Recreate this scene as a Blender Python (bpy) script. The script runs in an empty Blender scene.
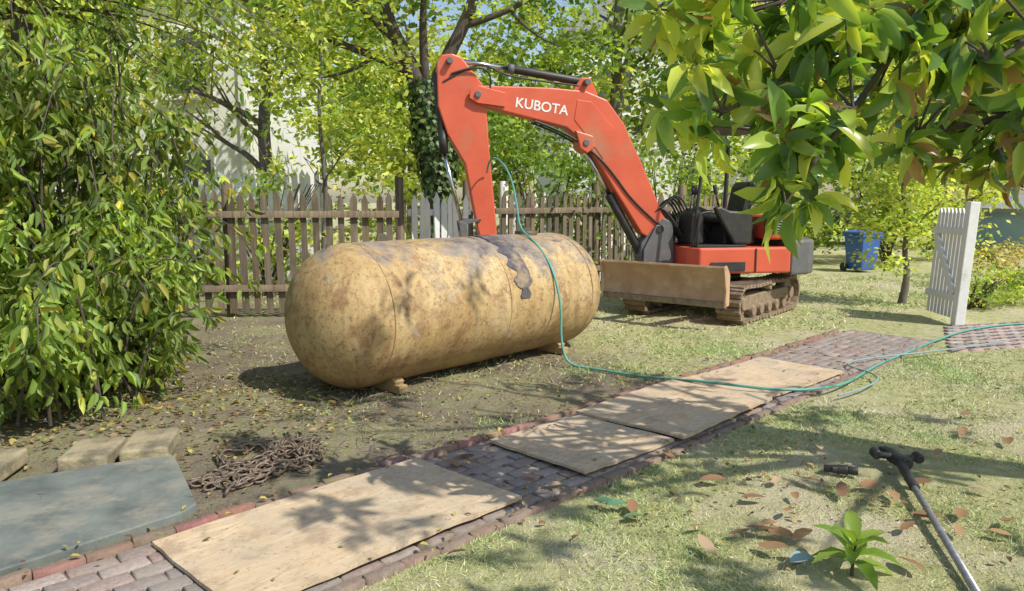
import bpy, math, random
import numpy as np
from mathutils import Vector, Matrix, noise, Euler
random.seed(3); rng=np.random.default_rng(7)
sc=bpy.context.scene
COL=sc.collection
# ------------------------------------------------------------------ materials
def newmat(name):
    m=bpy.data.materials.new(name); m.use_nodes=True
    nt=m.node_tree; b=nt.nodes['Principled BSDF']
    return m,nt,b
def lnk(nt,a,b): nt.links.new(a,b)
def coords(nt,scale=(1,1,1),kind='Object',rot=(0,0,0)):
    tc=nt.nodes.new('ShaderNodeTexCoord'); mp=nt.nodes.new('ShaderNodeMapping')
    mp.inputs['Scale'].default_value=scale; mp.inputs['Rotation'].default_value=rot
    lnk(nt,tc.outputs[kind],mp.inputs['Vector']); return mp.outputs['Vector']
def noi(nt,vec,scale,detail=6,rough=.6,dist=0):
    n=nt.nodes.new('ShaderNodeTexNoise'); n.inputs['Scale'].default_value=scale
    n.inputs['Detail'].default_value=detail; n.inputs['Roughness'].default_value=rough
    n.inputs['Distortion'].default_value=dist
    if vec is not None: lnk(nt,vec,n.inputs['Vector'])
    return n.outputs['Fac']
def ramp(nt,fac,stops):
    r=nt.nodes.new('ShaderNodeValToRGB'); e=r.color_ramp.elements
    e[0].position=stops[0][0]; e[0].color=tuple(stops[0][1])+(1,)
    e[1].position=stops[-1][0]; e[1].color=tuple(stops[-1][1])+(1,)
    for p,c in stops[1:-1]:
        q=e.new(p); q.color=tuple(c)+(1,)
    lnk(nt,fac,r.inputs['Fac']); return r.outputs['Color']
def g(v): return (v,v,v)
def mix(nt,fac,a,b,mode='MIX'):
    m=nt.nodes.new('ShaderNodeMix'); m.data_type='RGBA'; m.blend_type=mode
    for s,v in ((0,fac),(6,a),(7,b)):
        if isinstance(v,bpy.types.NodeSocket): lnk(nt,v,m.inputs[s])
        elif s==0: m.inputs[0].default_value=v
        else: m.inputs[s].default_value=tuple(v)+(1,)
    return m.outputs[2]
def math_(nt,op,a,b=None,clamp=False):
    m=nt.nodes.new('ShaderNodeMath'); m.operation=op; m.use_clamp=clamp
    for i,v in enumerate((a,b)):
        if v is None: continue
        if isinstance(v,bpy.types.NodeSocket): lnk(nt,v,m.inputs[i])
        else: m.inputs[i].default_value=v
    return m.outputs[0]
def bump(nt,b,h,strength=.4,dist=.02):
    n=nt.nodes.new('ShaderNodeBump'); n.inputs['Strength'].default_value=strength; n.inputs['Distance'].default_value=dist
    lnk(nt,h,n.inputs['Height']); lnk(nt,n.outputs['Normal'],b.inputs['Normal'])
def simple(name,c1,c2=None,scale=8,rough=.6,metal=0,bmp=.15,dirt=None,dirtamt=.5,stretch=(1,1,1)):
    m,nt,b=newmat(name); c2=c2 or tuple(x*.7 for x in c1)
    v=coords(nt,stretch); f=noi(nt,v,scale)
    col=ramp(nt,f,[(.35,c1),(.68,c2)])
    if dirt:
        f2=noi(nt,v,scale*.45,8,.7)
        k=ramp(nt,f2,[(dirtamt,g(0)),(dirtamt+.14,g(1))])
        col=mix(nt,k,col,dirt)
    lnk(nt,col,b.inputs['Base Color']); b.inputs['Roughness'].default_value=rough; b.inputs['Metallic'].default_value=metal
    if bmp: bump(nt,b,noi(nt,v,scale*4,3),bmp,.01)
    return m
def leafmat(name,trans=.4,rough=.5,gain=1.3,spec=.4):
    m,nt,b=newmat(name)
    a=nt.nodes.new('ShaderNodeAttribute'); a.attribute_name='Col'
    lnk(nt,a.outputs['Color'],b.inputs['Base Color']); b.inputs['Roughness'].default_value=rough
    b.inputs['Specular IOR Level'].default_value=spec
    if trans<=0: return m
    t=nt.nodes.new('ShaderNodeBsdfTranslucent')
    c=mix(nt,1.0,a.outputs['Color'],(1.5*gain,1.35*gain,.5*gain),'MULTIPLY'); lnk(nt,c,t.inputs['Color'])
    ms=nt.nodes.new('ShaderNodeMixShader'); ms.inputs[0].default_value=trans
    lnk(nt,b.outputs[0],ms.inputs[1]); lnk(nt,t.outputs[0],ms.inputs[2])
    lnk(nt,ms.outputs[0],nt.nodes['Material Output'].inputs['Surface'])
    return m
def attrmat(name,rough=.8,bmp=.3,scale=30,mul=(.75,1.15),dust=(.14,.11,.08)):
    m,nt,b=newmat(name)
    a=nt.nodes.new('ShaderNodeAttribute'); a.attribute_name='Col'
    v=coords(nt); f=noi(nt,v,scale,6,.7)
    c=mix(nt,1.0,a.outputs['Color'],ramp(nt,f,[(.3,g(mul[0])),(.7,g(mul[1]))]),'MULTIPLY')
    f2=noi(nt,v,3,6,.7); c=mix(nt,ramp(nt,f2,[(.42,g(.1)),(.60,g(.75))]),c,dust)
    lnk(nt,c,b.inputs['Base Color']); b.inputs['Roughness'].default_value=rough; bump(nt,b,f,bmp,.01)
    return m
# ------------------------------------------------------------------ object helpers
def empty(name,loc=(0,0,0)):
    o=bpy.data.objects.new(name,None); o.location=loc; COL.objects.link(o); return o
def put(me,name,mat=None,parent=None,M=None,smooth=False):
    o=bpy.data.objects.new(name,me); COL.objects.link(o)
    if mat: me.materials.append(mat)
    if M is not None: o.matrix_world=M
    if parent: o.parent=parent
    if smooth: me.shade_smooth()
    return o
def meshnp(name,V,F,cols=None):
    me=bpy.data.meshes.new(name); V=np.asarray(V,np.float32); F=np.asarray(F,np.int32)
    me.vertices.add(len(V)); me.vertices.foreach_set('co',V.ravel())
    m,k=F.shape; me.loops.add(m*k); me.loops.foreach_set('vertex_index',F.ravel())
    me.polygons.add(m); me.polygons.foreach_set('loop_start',np.arange(0,m*k,k,dtype=np.int32))
    me.update(calc_edges=True)
    if cols is not None:
        c=np.ones((len(V),4),np.float32); c[:,:3]=cols
        a=me.color_attributes.new('Col','FLOAT_COLOR','POINT'); a.data.foreach_set('color',c.ravel())
    me.validate(); return me
def norm(a): return a/np.maximum(np.linalg.norm(a,axis=1,keepdims=True),1e-6)
T6=np.array([(0,0,0),(.28,-.42,.12),(.66,-.40,.08),(1,0,-.1),(.66,.40,.08),(.28,.42,.12)])
F6=np.array([(0,3,2,1),(0,5,4,3)])
T4=np.array([(0,0,0),(.45,-.5,.06),(1,0,-.05),(.45,.5,.06)]); F4=np.array([(0,1,2,3)])
T3=np.array([(0,-.5,0),(0,.5,0),(1,0,0)]); F3=np.array([(0,1,2)])
TM=np.array([(0,0,0),(.33,0,.0),(.68,0,-.02),(1,0,-.12),(.2,-.33,.05),(.5,-.48,.07),(.8,-.34,.0),(.2,.33,.05),(.5,.48,.07),(.8,.34,.0)])
def leafmesh(name,P,D,N,L,W,C,T=T6,F=F6,curl=None):
    D=norm(D); S=norm(np.cross(D,N)); N2=np.cross(S,D); n=len(P)
    L=np.broadcast_to(L,(n,)); W=np.broadcast_to(W,(n,)); k=len(T)
    cz=np.broadcast_to(T[None,:,2],(n,k)).copy()
    if curl is not None: cz=cz*(1+curl[:,None])-(T[None,:,0]**2)*.35*curl[:,None]
    V=P[:,None,:]+T[None,:,0:1]*(D*L[:,None])[:,None,:]+T[None,:,1:2]*(S*W[:,None])[:,None,:]+cz[:,:,None]*(N2*L[:,None])[:,None,:]
    if T is TM:
        FF=[(0,4,5,1),(1,5,6,2),(0,1,8,7),(1,2,9,8)]; tris=[]
        for q in FF: tris+= [(q[0],q[1],q[2]),(q[0],q[2],q[3])]
        tris+=[(2,6,3),(2,3,9)]; FA=(np.array(tris)[None]+np.arange(n)[:,None,None]*k).reshape(-1,3)
    else: FA=(F[None]+np.arange(n)[:,None,None]*k).reshape(-1,F.shape[1])
    return meshnp(name,V.reshape(-1,3),FA,np.repeat(C,k,axis=0))
def rdir(n): return norm(rng.normal(size=(n,3)))
def box(name,size,loc,mat,parent=None,M=Matrix(),rot=(0,0,0),bev=.01,seg=2):
    me=bpy.data.meshes.new(name); x,y,z=[s/2 for s in size]
    v=[(a*x,b*y,c*z) for a in(-1,1) for b in(-1,1) for c in(-1,1)]
    me.from_pydata(v,[],[(0,1,3,2),(4,6,7,5),(0,4,5,1),(2,3,7,6),(0,2,6,4),(1,5,7,3)])
    o=put(me,name,mat,None,M@Matrix.Translation(loc)@Euler(rot).to_matrix().to_4x4())
    if bev: bv=o.modifiers.new('b','BEVEL'); bv.width=bev; bv.segments=seg
    if parent: o.parent=parent
    return o
def prism(name,pts,y0,y1,mat,parent=None,M=Matrix(),bev=.012):
    n=len(pts); me=bpy.data.meshes.new(name)
    v=[(p[0],y0,p[1]) for p in pts]+[(p[0],y1,p[1]) for p in pts]
    f=[tuple(range(n)),tuple(range(2*n-1,n-1,-1))]+[(i,i+n,(i+1)%n+n,(i+1)%n) for i in range(n)]
    me.from_pydata(v,[],f)
    import bmesh
    bm=bmesh.new(); bm.from_mesh(me); bmesh.ops.recalc_face_normals(bm,faces=bm.faces); bm.to_mesh(me); bm.free()
    o=put(me,name,mat,None,M)
    if bev: bv=o.modifiers.new('b','BEVEL'); bv.width=bev; bv.segments=2; bv.limit_method='ANGLE'
    if parent: o.parent=parent
    return o
def rod(name,a,b,r,mat,parent=None,M=Matrix(),r2=None,seg=20,bev=0):
    a=Vector(a); b=Vector(b); d=b-a; q=d.to_track_quat('Z','Y').to_matrix().to_4x4()
    r2=r if r2 is None else r2
    vs=[]
    for i in range(seg):
        t=2*math.pi*i/seg; vs.append((r*math.cos(t),r*math.sin(t),0))
    for i in range(seg):
        t=2*math.pi*i/seg; vs.append((r2*math.cos(t),r2*math.sin(t),d.length))
    fs=[(i,(i+1)%seg,(i+1)%seg+seg,i+seg) for i in range(seg)]+[tuple(range(seg-1,-1,-1)),tuple(range(seg,2*seg))]
    me=bpy.data.meshes.new(name); me.from_pydata(vs,[],fs)
    for i in range(seg): me.polygons[i].use_smooth=True
    o=put(me,name,mat,None,M@Matrix.Translation(a)@q)
    if bev: bv=o.modifiers.new('b','BEVEL'); bv.width=bev; bv.segments=2; bv.limit_method='ANGLE'
    if parent: o.parent=parent
    return o
def tubes(name,lines,mat,parent=None,M=None,res=3,smooth=True):
    cu=bpy.data.curves.new(name,'CURVE'); cu.dimensions='3D'; cu.bevel_depth=1.0; cu.bevel_resolution=res; cu.use_fill_caps=True; cu.resolution_u=6
    for l in lines:
        if smooth and len(l)>2:
            s=cu.splines.new('NURBS'); s.points.add(len(l)-1); s.order_u=3; s.use_endpoint_u=True
        else:
            s=cu.splines.new('POLY'); s.points.add(len(l)-1)
        for p,q in zip(s.points,l): p.co=(q[0],q[1],q[2],1); p.radius=q[3]
    cu.materials.append(mat)
    o=bpy.data.objects.new(name,cu); COL.objects.link(o)
    if M is not None: o.matrix_world=M
    if parent: o.parent=parent
    return o

# ------------------------------------------------------------------ camera, sun, sky
cam=bpy.data.cameras.new('camera'); co=bpy.data.objects.new('camera',cam); COL.objects.link(co); sc.camera=co
co.location=(0,0,1.6); co.rotation_euler=(math.radians(90-7.35),0,0)
cam.sensor_width=36; cam.lens=36*740/1024; cam.clip_end=1000
S=Vector((.56,-.40,.80)).normalized()
sun=bpy.data.lights.new('sun','SUN'); sun.energy=5.0; sun.angle=math.radians(.5); sun.color=(1,.955,.86)
so=bpy.data.objects.new('sun',sun); COL.objects.link(so); so.rotation_euler=S.to_track_quat('Z','Y').to_euler()
w=bpy.data.worlds.new('World'); sc.world=w; w.use_nodes=True; nt=w.node_tree
bg=nt.nodes['Background']; sky=nt.nodes.new('ShaderNodeTexSky'); sky.sky_type='NISHITA'; sky.sun_disc=False
sky.sun_elevation=math.asin(S.z); sky.sun_rotation=math.atan2(S.x,S.y); sky.dust_density=1.2; sky.air_density=1.3
nt.links.new(sky.outputs[0],bg.inputs[0]); bg.inputs[1].default_value=.15
sc.view_settings.view_transform='Standard'; sc.view_settings.look='None'; sc.view_settings.exposure=0

d=np.array([.715,.699]); n_=np.array([.699,-.715])
def SW(s,w_): p=s*d+w_*n_; return float(p[0]),float(p[1])
A_PATH=math.atan2(.699,.715)
# ------------------------------------------------------------------ ground
ux=np.linspace(-1,1,261); X=8*ux+400*np.sign(ux)*np.abs(ux)**7
Y=6+8*ux+400*np.sign(ux)*np.abs(ux)**7
GX,GY=np.meshgrid(X,Y)
def hgt(x,y):
    w_=x*.699-y*.715
    m=min(1,max(0,(-3.75-w_)/.5))*min(1,max(0,(10-y)/2))
    if m<=0: return 0.
    return m*(.045*noise.noise(Vector((x*1.3,y*1.3,0)))+.02*noise.noise(Vector((x*5,y*5,3))))
Z=np.array([hgt(a,b) if abs(a)<14 and abs(b)<16 else 0. for a,b in zip(GX.ravel(),GY.ravel())])
V=np.stack([GX.ravel(),GY.ravel(),Z],1); n=261
i,j=np.meshgrid(np.arange(n-1),np.arange(n-1)); q=(j*n+i).ravel()
F=np.stack([q,q+1,q+n+1,q+n],1)
m,nt,b=newmat('ground_soil_and_grass')
geo=nt.nodes.new('ShaderNodeNewGeometry'); pos=geo.outputs['Position']
def dot(nt,vec,v3):
    x=nt.nodes.new('ShaderNodeVectorMath'); x.operation='DOT_PRODUCT'; lnk(nt,vec,x.inputs[0]); x.inputs[1].default_value=v3; return x.outputs['Value']
wv=dot(nt,pos,(.699,-.715,0)); sv=dot(nt,pos,(.715,.699,0))
nb=noi(nt,pos,.9,6,.65); nf=noi(nt,pos,9,7,.7); nff=noi(nt,pos,60,4,.7)
mw=math_(nt,'MULTIPLY',math_(nt,'SUBTRACT',-3.3,wv),3,True)
ms=math_(nt,'MULTIPLY',math_(nt,'SUBTRACT',math_(nt,'ADD',5.4,math_(nt,'MULTIPLY',nb,2.5)),sv),.8,True)
nbm=ramp(nt,math_(nt,'ADD',math_(nt,'MULTIPLY',nb,.6),math_(nt,'MULTIPLY',nf,.4)),[(.42,g(0)),(.55,g(1))])
dm=math_(nt,'MULTIPLY',mw,ms,True)
dm2=math_(nt,'MULTIPLY',dm,math_(nt,'ADD',.45,math_(nt,'MULTIPLY',nbm,.55)),True)
grass=ramp(nt,nf,[(.3,(.27,.27,.12)),(.5,(.40,.40,.19)),(.72,(.56,.51,.31))])
dirt=ramp(nt,nf,[(.3,(.055,.042,.032)),(.5,(.14,.11,.082)),(.7,(.27,.225,.17))])
dirt=mix(nt,ramp(nt,nff,[(.4,g(0)),(.7,g(.6))]),dirt,(.33,.28,.2))
bare=ramp(nt,nb,[(.48,g(0)),(.60,g(.85))])
c=mix(nt,bare,grass,(.52,.46,.32))
c=mix(nt,dm2,c,dirt)
lnk(nt,c,b.inputs['Base Color']); b.inputs['Roughness'].default_value=.95; b.inputs['Specular IOR Level'].default_value=.1
bump(nt,b,math_(nt,'ADD',nf,math_(nt,'MULTIPLY',nff,.5)),.9,.04)
put(meshnp('ground',V,F),'ground',m,smooth=True)

# ------------------------------------------------------------------ brick path
def addbox(bv,bf,bc,cx,cy,cz,lx,ly,lz,ang,col,tilt=0):
    k=len(bv); ca,sa=math.cos(ang),math.sin(ang); e=min(lx,ly)*.07
    for (zz,ee) in ((-lz/2,0),(lz/2-e*.6,0),(lz/2,e)):
        for a,b_ in ((-1,-1),(1,-1),(1,1),(-1,1)):
            x=a*(lx/2-ee); y=b_*(ly/2-ee); bv.append((cx+x*ca-y*sa,cy+x*sa+y*ca,cz+zz+tilt*x)); bc.append(col)
    for r in (0,4):
        for q in range(4): bf.append((k+r+q,k+r+(q+1)%4,k+r+4+(q+1)%4,k+r+4+q))
    bf.append((k+8,k+9,k+10,k+11))
def brickcol():
    t=random.random(); base=random.choice([(.26,.185,.16),(.23,.18,.165),(.28,.19,.16),(.22,.195,.185),(.30,.24,.21)])
    return tuple(x*(.8+.5*t) for x in base)
bv=[];bf=[];bc=[]
for r in range(9):
    w0=-3.45+r*.102
    for k in range(-6,48):
        s=.205*k+(.1 if r%2 else 0)
        if s>9.2: continue
        x,y=SW(s+random.uniform(-.004,.004),w0)
        addbox(bv,bf,bc,x,y,random.uniform(-.006,.004),.193,.092,.05,A_PATH+random.uniform(-.03,.03),brickcol(),random.uniform(-.03,.03))
for a in range(22):
    for b_ in range(16):
        x=4.75+a*.205+(.1 if b_%2 else 0); y=7.75+b_*.1+ a*.06
        addbox(bv,bf,bc,x+ .55*b_*.1,y,.0,.195,.094,.05,.28+random.uniform(-.02,.02),tuple(v*1.6 for v in brickcol()))
brm=attrmat('brick_paver',.9,.5,40,(.6,1.3),(.29,.25,.21))
brm2=attrmat('brick_edging_clay',.9,.5,40,(.6,1.3),(.23,.165,.12))
put(meshnp('brick_path',bv,bf,np.array(bc)),'brick_path',brm)
x0=[SW(-1.4,-3.52),SW(-1.4,-2.56),SW(9.3,-2.56),SW(9.3,-3.52)]
me=bpy.data.meshes.new('path_bed'); me.from_pydata([(a,b_,.008) for a,b_ in x0],[],[(0,1,2,3)])
put(me,'path_sand_bed',simple('sand_joint',(.24,.20,.15),(.15,.15,.08),20,.95))
bv=[];bf=[];bc=[]
s=-1.4
while s<9.0:
    L=.2+random.uniform(-.012,.012)
    x,y=SW(s+L/2,-3.555+.012*math.sin(s*2)+random.uniform(-.008,.008))
    c=random.choice([(.32,.16,.11),(.29,.15,.11),(.26,.16,.12),(.35,.20,.14),(.22,.15,.12)]); c=tuple(v*random.uniform(.75,1.1) for v in c)
    addbox(bv,bf,bc,x,y,.0+random.uniform(-.01,.006),L-.008,.05,.09,A_PATH+random.uniform(-.04,.04),c,random.uniform(-.05,.05)); s+=L
s=-1.4
while s<9.0:
    L=.2
    x,y=SW(s+L/2,-2.53+random.uniform(-.006,.006))
    c=random.choice([(.27,.18,.14),(.24,.18,.15),(.22,.17,.14)])
    addbox(bv,bf,bc,x,y,-.012+random.uniform(-.008,.006),L-.012,.05,.08,A_PATH+random.uniform(-.03,.03),c,0); s+=L
put(meshnp('brick_edging',bv,bf,np.array(bc)),'brick_edging',brm2)

# ------------------------------------------------------------------ plywood
def plymat(seed):
    m,nt,b=newmat('plywood_weathered'); v=coords(nt,(1.0,7,1)); 
    mp=nt.nodes.new('ShaderNodeVectorMath'); mp.operation='ADD'; mp.inputs[1].default_value=(seed,seed*2,0); lnk(nt,v,mp.inputs[0])
    v2=coords(nt); mq=nt.nodes.new('ShaderNodeVectorMath'); mq.operation='ADD'; mq.inputs[1].default_value=(seed*3.1,seed,0); lnk(nt,v2,mq.inputs[0]); v2=mq.outputs[0]
    g1=noi(nt,mp.outputs[0],1.5,8,.68,1.6); g2=noi(nt,v2,1.7,8,.7,.5); g3=noi(nt,v2,38,5,.75); g4=noi(nt,v2,5,7,.7)
    c=ramp(nt,g1,[(.32,(.44,.30,.17)),(.44,(.60,.46,.30)),(.52,(.52,.37,.22)),(.60,(.66,.52,.35)),(.70,(.50,.35,.20))])
    c=mix(nt,ramp(nt,g2,[(.42,g(0)),(.60,g(.65))]),c,(.42,.35,.26))
    c=mix(nt,ramp(nt,g4,[(.51,g(0)),(.62,g(.55))]),c,(.29,.21,.14))
    c=mix(nt,ramp(nt,g3,[(.57,g(0)),(.67,g(.7))]),c,(.19,.145,.10))
    lnk(nt,c,b.inputs['Base Color']); b.inputs['Roughness'].default_value=.85; bump(nt,b,g1,.25,.005); return m
def ply(name,s0,s1,w0,w1,z,rot=0,seed=0,tilt=0):
    L=s1-s0; W=w1-w0; nx,ny=40,20; vs=[];fs=[]
    for top in (1,0):
        for a in range(nx+1):
            for c in range(ny+1):
                x=-L/2+L*a/nx; y=-W/2+W*c/ny
                zz=.006*math.sin(x*3+seed)+.005*math.cos(y*5+seed*2)+tilt*x
                e=.012*noise.noise(Vector((x*8,y*8,seed))) if (a in(0,nx) or c in(0,ny)) else 0
                vs.append((x+e,y+e,zz+(.018 if top else 0)))
    N=(nx+1)*(ny+1); id_=lambda t,a,c:t*N+a*(ny+1)+c
    for a in range(nx):
        for c in range(ny):
            fs.append((id_(0,a,c),id_(0,a+1,c),id_(0,a+1,c+1),id_(0,a,c+1)))
            fs.append((id_(1,a,c),id_(1,a,c+1),id_(1,a+1,c+1),id_(1,a+1,c)))
    for a in range(nx):
        fs.append((id_(0,a,0),id_(1,a,0),id_(1,a+1,0),id_(0,a+1,0))); fs.append((id_(0,a,ny),id_(0,a+1,ny),id_(1,a+1,ny),id_(1,a,ny)))
    for c in range(ny):
        fs.append((id_(0,0,c),id_(0,0,c+1),id_(1,0,c+1),id_(1,0,c))); fs.append((id_(0,nx,c),id_(1,nx,c),id_(1,nx,c+1),id_(0,nx,c+1)))
    me=bpy.data.meshes.new(name); me.from_pydata(vs,[],fs)
    x,y=SW((s0+s1)/2,(w0+w1)/2)
    put(me,name,plymat(seed),None,Matrix.Translation((x,y,z))@Matrix.Rotation(A_PATH+rot,4,'Z'))
ply('plywood_sheet',1.08,2.62,-3.47,-2.60,.040,0.02,1)
ply('plywood_sheet',3.14,4.02,-3.42,-2.60,.040,-.02,4)
ply('plywood_sheet',4.04,5.35,-3.47,-2.57,.055,.03,7,-.004)
ply('plywood_sheet',5.4,6.75,-3.44,-2.62,.042,-.05,11,.005)

# ------------------------------------------------------------------ slate slab & stone blocks
def slab(name,poly,z0,z1,mat):
    k=len(poly); me=bpy.data.meshes.new(name)
    vs=[(x,y,z0) for x,y in poly]+[(x,y,z1) for x,y in poly]
    me.from_pydata(vs,[],[tuple(range(k,2*k))]+[(i,(i+1)%k,(i+1)%k+k,i+k) for i in range(k)])
    o=put(me,name,mat); bvv=o.modifiers.new('b','BEVEL'); bvv.width=.008; bvv.segments=2; return o
slate=simple('bluestone_slate',(.10,.115,.105),(.21,.225,.20),3.2,.7,0,.5,(.30,.27,.21),.49)
slab('slate_slab',[(-3.5,3.55),(-2.6,2.5),(-2.1,3.05),(-1.66,3.55),(-1.63,3.66),(-1.85,4.02),(-2.06,4.36),(-2.12,4.42)],.0,.045,slate)
stone=simple('yellow_sandstone',(.36,.30,.18),(.23,.19,.12),9,.9,0,.8,(.14,.12,.08),.50)
for (x,y,z,r,sx,sy) in ((-2.57,4.38,.05,.16,.28,.36),(-2.29,4.53,.055,.24,.28,.40),(-3.10,4.14,.05,.12,.36,.4)):
    o=box('stone_block',(sx,sy,.10),(x,y,z),stone,rot=(.03,-.02,r),bev=.02,seg=3)

# ------------------------------------------------------------------ tank
R=.61; TA=Vector((-1.36,6.13,R+.03)); TB=Vector((.39,8.04,R+.03)); ax=(TB-TA); TL=ax.length
def tankmat():
    m,nt,b=newmat('tank_old_paint'); v=coords(nt); n1=noi(nt,v,1.3,7,.65,.4); n2=noi(nt,v,4.5,8,.74,.3); n3=noi(nt,v,24,6,.78)
    n4=noi(nt,v,.9,8,.68,.8); nst=noi(nt,coords(nt,(5,5,.7)),2.2,7,.7,.4); vp=nt.nodes.new('ShaderNodeMapping'); lnk(nt,v,vp.inputs[0]); vp.inputs['Location'].default_value=(7,3,1)
    n5=noi(nt,vp.outputs[0],2.0,9,.72,1.2)
    sep=nt.nodes.new('ShaderNodeSeparateXYZ'); lnk(nt,v,sep.inputs[0]); z=sep.outputs[2]
    c=ramp(nt,n1,[(.3,(.37,.24,.095)),(.5,(.48,.34,.155)),(.7,(.58,.44,.24))])
    k=ramp(nt,nst,[(.44,g(0)),(.62,g(.6))]); c=mix(nt,k,c,(.31,.19,.085))
    k=ramp(nt,math_(nt,'ADD',math_(nt,'MULTIPLY',n2,.65),math_(nt,'MULTIPLY',n5,.35)),[(.51,g(0)),(.59,g(.8))])
    c=mix(nt,k,c,(.25,.13,.06))
    k3=ramp(nt,n3,[(.52,g(0)),(.62,g(.8))]); c=mix(nt,k3,c,(.21,.12,.055))
    kp=ramp(nt,n5,[(.56,g(0)),(.64,g(.6))]); c=mix(nt,kp,c,(.58,.46,.28))
    zt=math_(nt,'MULTIPLY',math_(nt,'SUBTRACT',z,.05),1.2,True)
    kk=math_(nt,'ADD',math_(nt,'MULTIPLY',n4,.55),math_(nt,'MULTIPLY',n5,.45))
    kk=math_(nt,'ADD',kk,math_(nt,'MULTIPLY',zt,.20))
    k2=ramp(nt,kk,[(.575,g(0)),(.655,g(.82))])
    grey=ramp(nt,n2,[(.38,(.07,.065,.085)),(.50,(.20,.18,.18)),(.60,(.36,.30,.24)),(.68,(.45,.35,.2))])
    c=mix(nt,k2,c,grey)
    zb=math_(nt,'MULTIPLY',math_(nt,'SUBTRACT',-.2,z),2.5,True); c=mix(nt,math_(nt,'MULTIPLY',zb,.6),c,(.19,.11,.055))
    lnk(nt,c,b.inputs['Base Color']); b.inputs['Roughness'].default_value=.6; b.inputs['Specular IOR Level'].default_value=.35; bump(nt,b,math_(nt,'ADD',n2,n3),.4,.014); return m
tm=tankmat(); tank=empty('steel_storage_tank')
prof=[]; HD=.48
for i in range(15):
    t=math.pi/2*i/14; prof.append((-HD*math.cos(t),R*math.sin(t)**.92))
for i in range(1,13): prof.append((TL*i/12,R))
prof=prof+[(TL+HD*math.sin(math.pi/2*i/14),R*math.cos(math.pi/2*i/14)**.92) for i in range(1,15)]
seg=72; vs=[];fs=[]
for (x,r) in prof:
    for k in range(seg):
        t=2*math.pi*k/seg; rr=max(r,.002)*(1+.012*noise.noise(Vector((x*2,math.cos(t)*2,math.sin(t)*2))))
        vs.append((x,rr*math.cos(t),rr*math.sin(t)))
for i in range(len(prof)-1):
    for k in range(seg): fs.append((i*seg+k,i*seg+(k+1)%seg,(i+1)*seg+(k+1)%seg,(i+1)*seg+k))
me=bpy.data.meshes.new('shell'); me.from_pydata(vs,[],[f[::-1] for f in fs])
TM_=Matrix.Translation(TA)@Matrix.Rotation(math.atan2(ax.y,ax.x),4,'Z')
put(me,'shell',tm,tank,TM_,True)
def ring(name,x,r,tr,mat,a0=0,a1=2*math.pi,n=64):
    l=[(x,r*math.cos(a0+(a1-a0)*k/n),r*math.sin(a0+(a1-a0)*k/n),tr) for k in range(n+1)]
    return tubes(name,[l],mat,tank,TM_,2,False)
weldm=simple('weld_bead_rust',(.34,.22,.10),(.2,.12,.06),25,.8,0,.3)
for x in (0,TL,TL*.52): ring('weld_seam',x,R,.005,weldm)
tar=simple('black_tar',(.045,.042,.055),(.15,.13,.13),9,.6,0,.4,(.30,.22,.13),.53)
vs=[];fs=[]; W_=.11; xm=TL*.60; K=34
for k in range(K):
    a=math.radians(94-k*2.7)
    y=-math.cos(a)*(R+.009); z=math.sin(a)*(R+.009); ta=1 if k<K-4 else .7
    xs=[xm-W_*ta+.09*noise.noise(Vector((k*.35,7,0))), xm+W_*.85*ta+.09*noise.noise(Vector((k*.35,3,0)))]
    vs+=[(xs[0],y,z),(xs[1],y,z)]
for k in range(K-1): fs.append((2*k,2*k+1,2*k+3,2*k+2))
me=bpy.data.meshes.new('tar_patch'); me.from_pydata(vs,[],fs); put(me,'tar_patch',tar,tank,TM_,True)
steel=simple('dark_steel',(.09,.085,.08),(.16,.11,.07),12,.5,.3,.2)
for x in (.35,TL-.35):
    prism('lifting_lug',[(x-.07,R-.02),(x+.07,R-.02),(x+.045,R+.05),(x+.02,R+.065),(x-.02,R+.065),(x-.045,R+.05)],-.01,.01,steel,tank,TM_,.004)
rod('fitting_collar',(TL*.86,0,R-.03),(TL*.86,0,R+.03),.12,steel,tank,TM_,seg=32,bev=.01)
wood=simple('lumber_block',(.42,.29,.14),(.30,.2,.1),20,.85,stretch=(1,6,1))
for x in (.22,TL-.2):
    box('chock',(.09,.8,.07),(x,-.02,-R+.005),wood,tank,TM_,bev=.006)
    for sgn in (-1,1): box('wedge',(.1,.12,.09),(x,.30*sgn,-R+.055),wood,tank,TM_,rot=(sgn*-.5,0,0),bev=.006)

# ------------------------------------------------------------------ excavator
orange=simple('orange_red_paint',(.64,.115,.055),(.54,.09,.042),2.5,.42,0,.05,(.40,.17,.095),.54)
black=simple('black_rubber_plastic',(.02,.02,.02),(.04,.037,.033),12,.5,0,.1)
grey=simple('dark_grey_paint',(.10,.10,.105),(.14,.14,.14),6,.5,0,.05,(.22,.17,.12),.55)
chrome=simple('chrome_rod',(.6,.6,.6),(.5,.5,.5),5,.2,1,0)
trackm=simple('muddy_track_steel',(.20,.14,.09),(.32,.24,.16),14,.85,.1,.5,(.10,.08,.06),.55)
bladem=simple('worn_blade_steel',(.50,.33,.20),(.38,.22,.13),4,.7,0,.3,(.56,.44,.30),.50)
EX=empty('mini_excavator',(0,0,0))
C=Vector((2.92,10.62,0))
MU=Matrix.Translation(C)@Matrix.Rotation(math.atan2(-.77,-.64),4,'Z')
MH=Matrix.Translation(C)@Matrix.Rotation(math.atan2(-.2,-.97),4,'Z')
hl=.86; tr=.235; per=2*(2*hl)+2*math.pi*tr; NP=44
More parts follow.
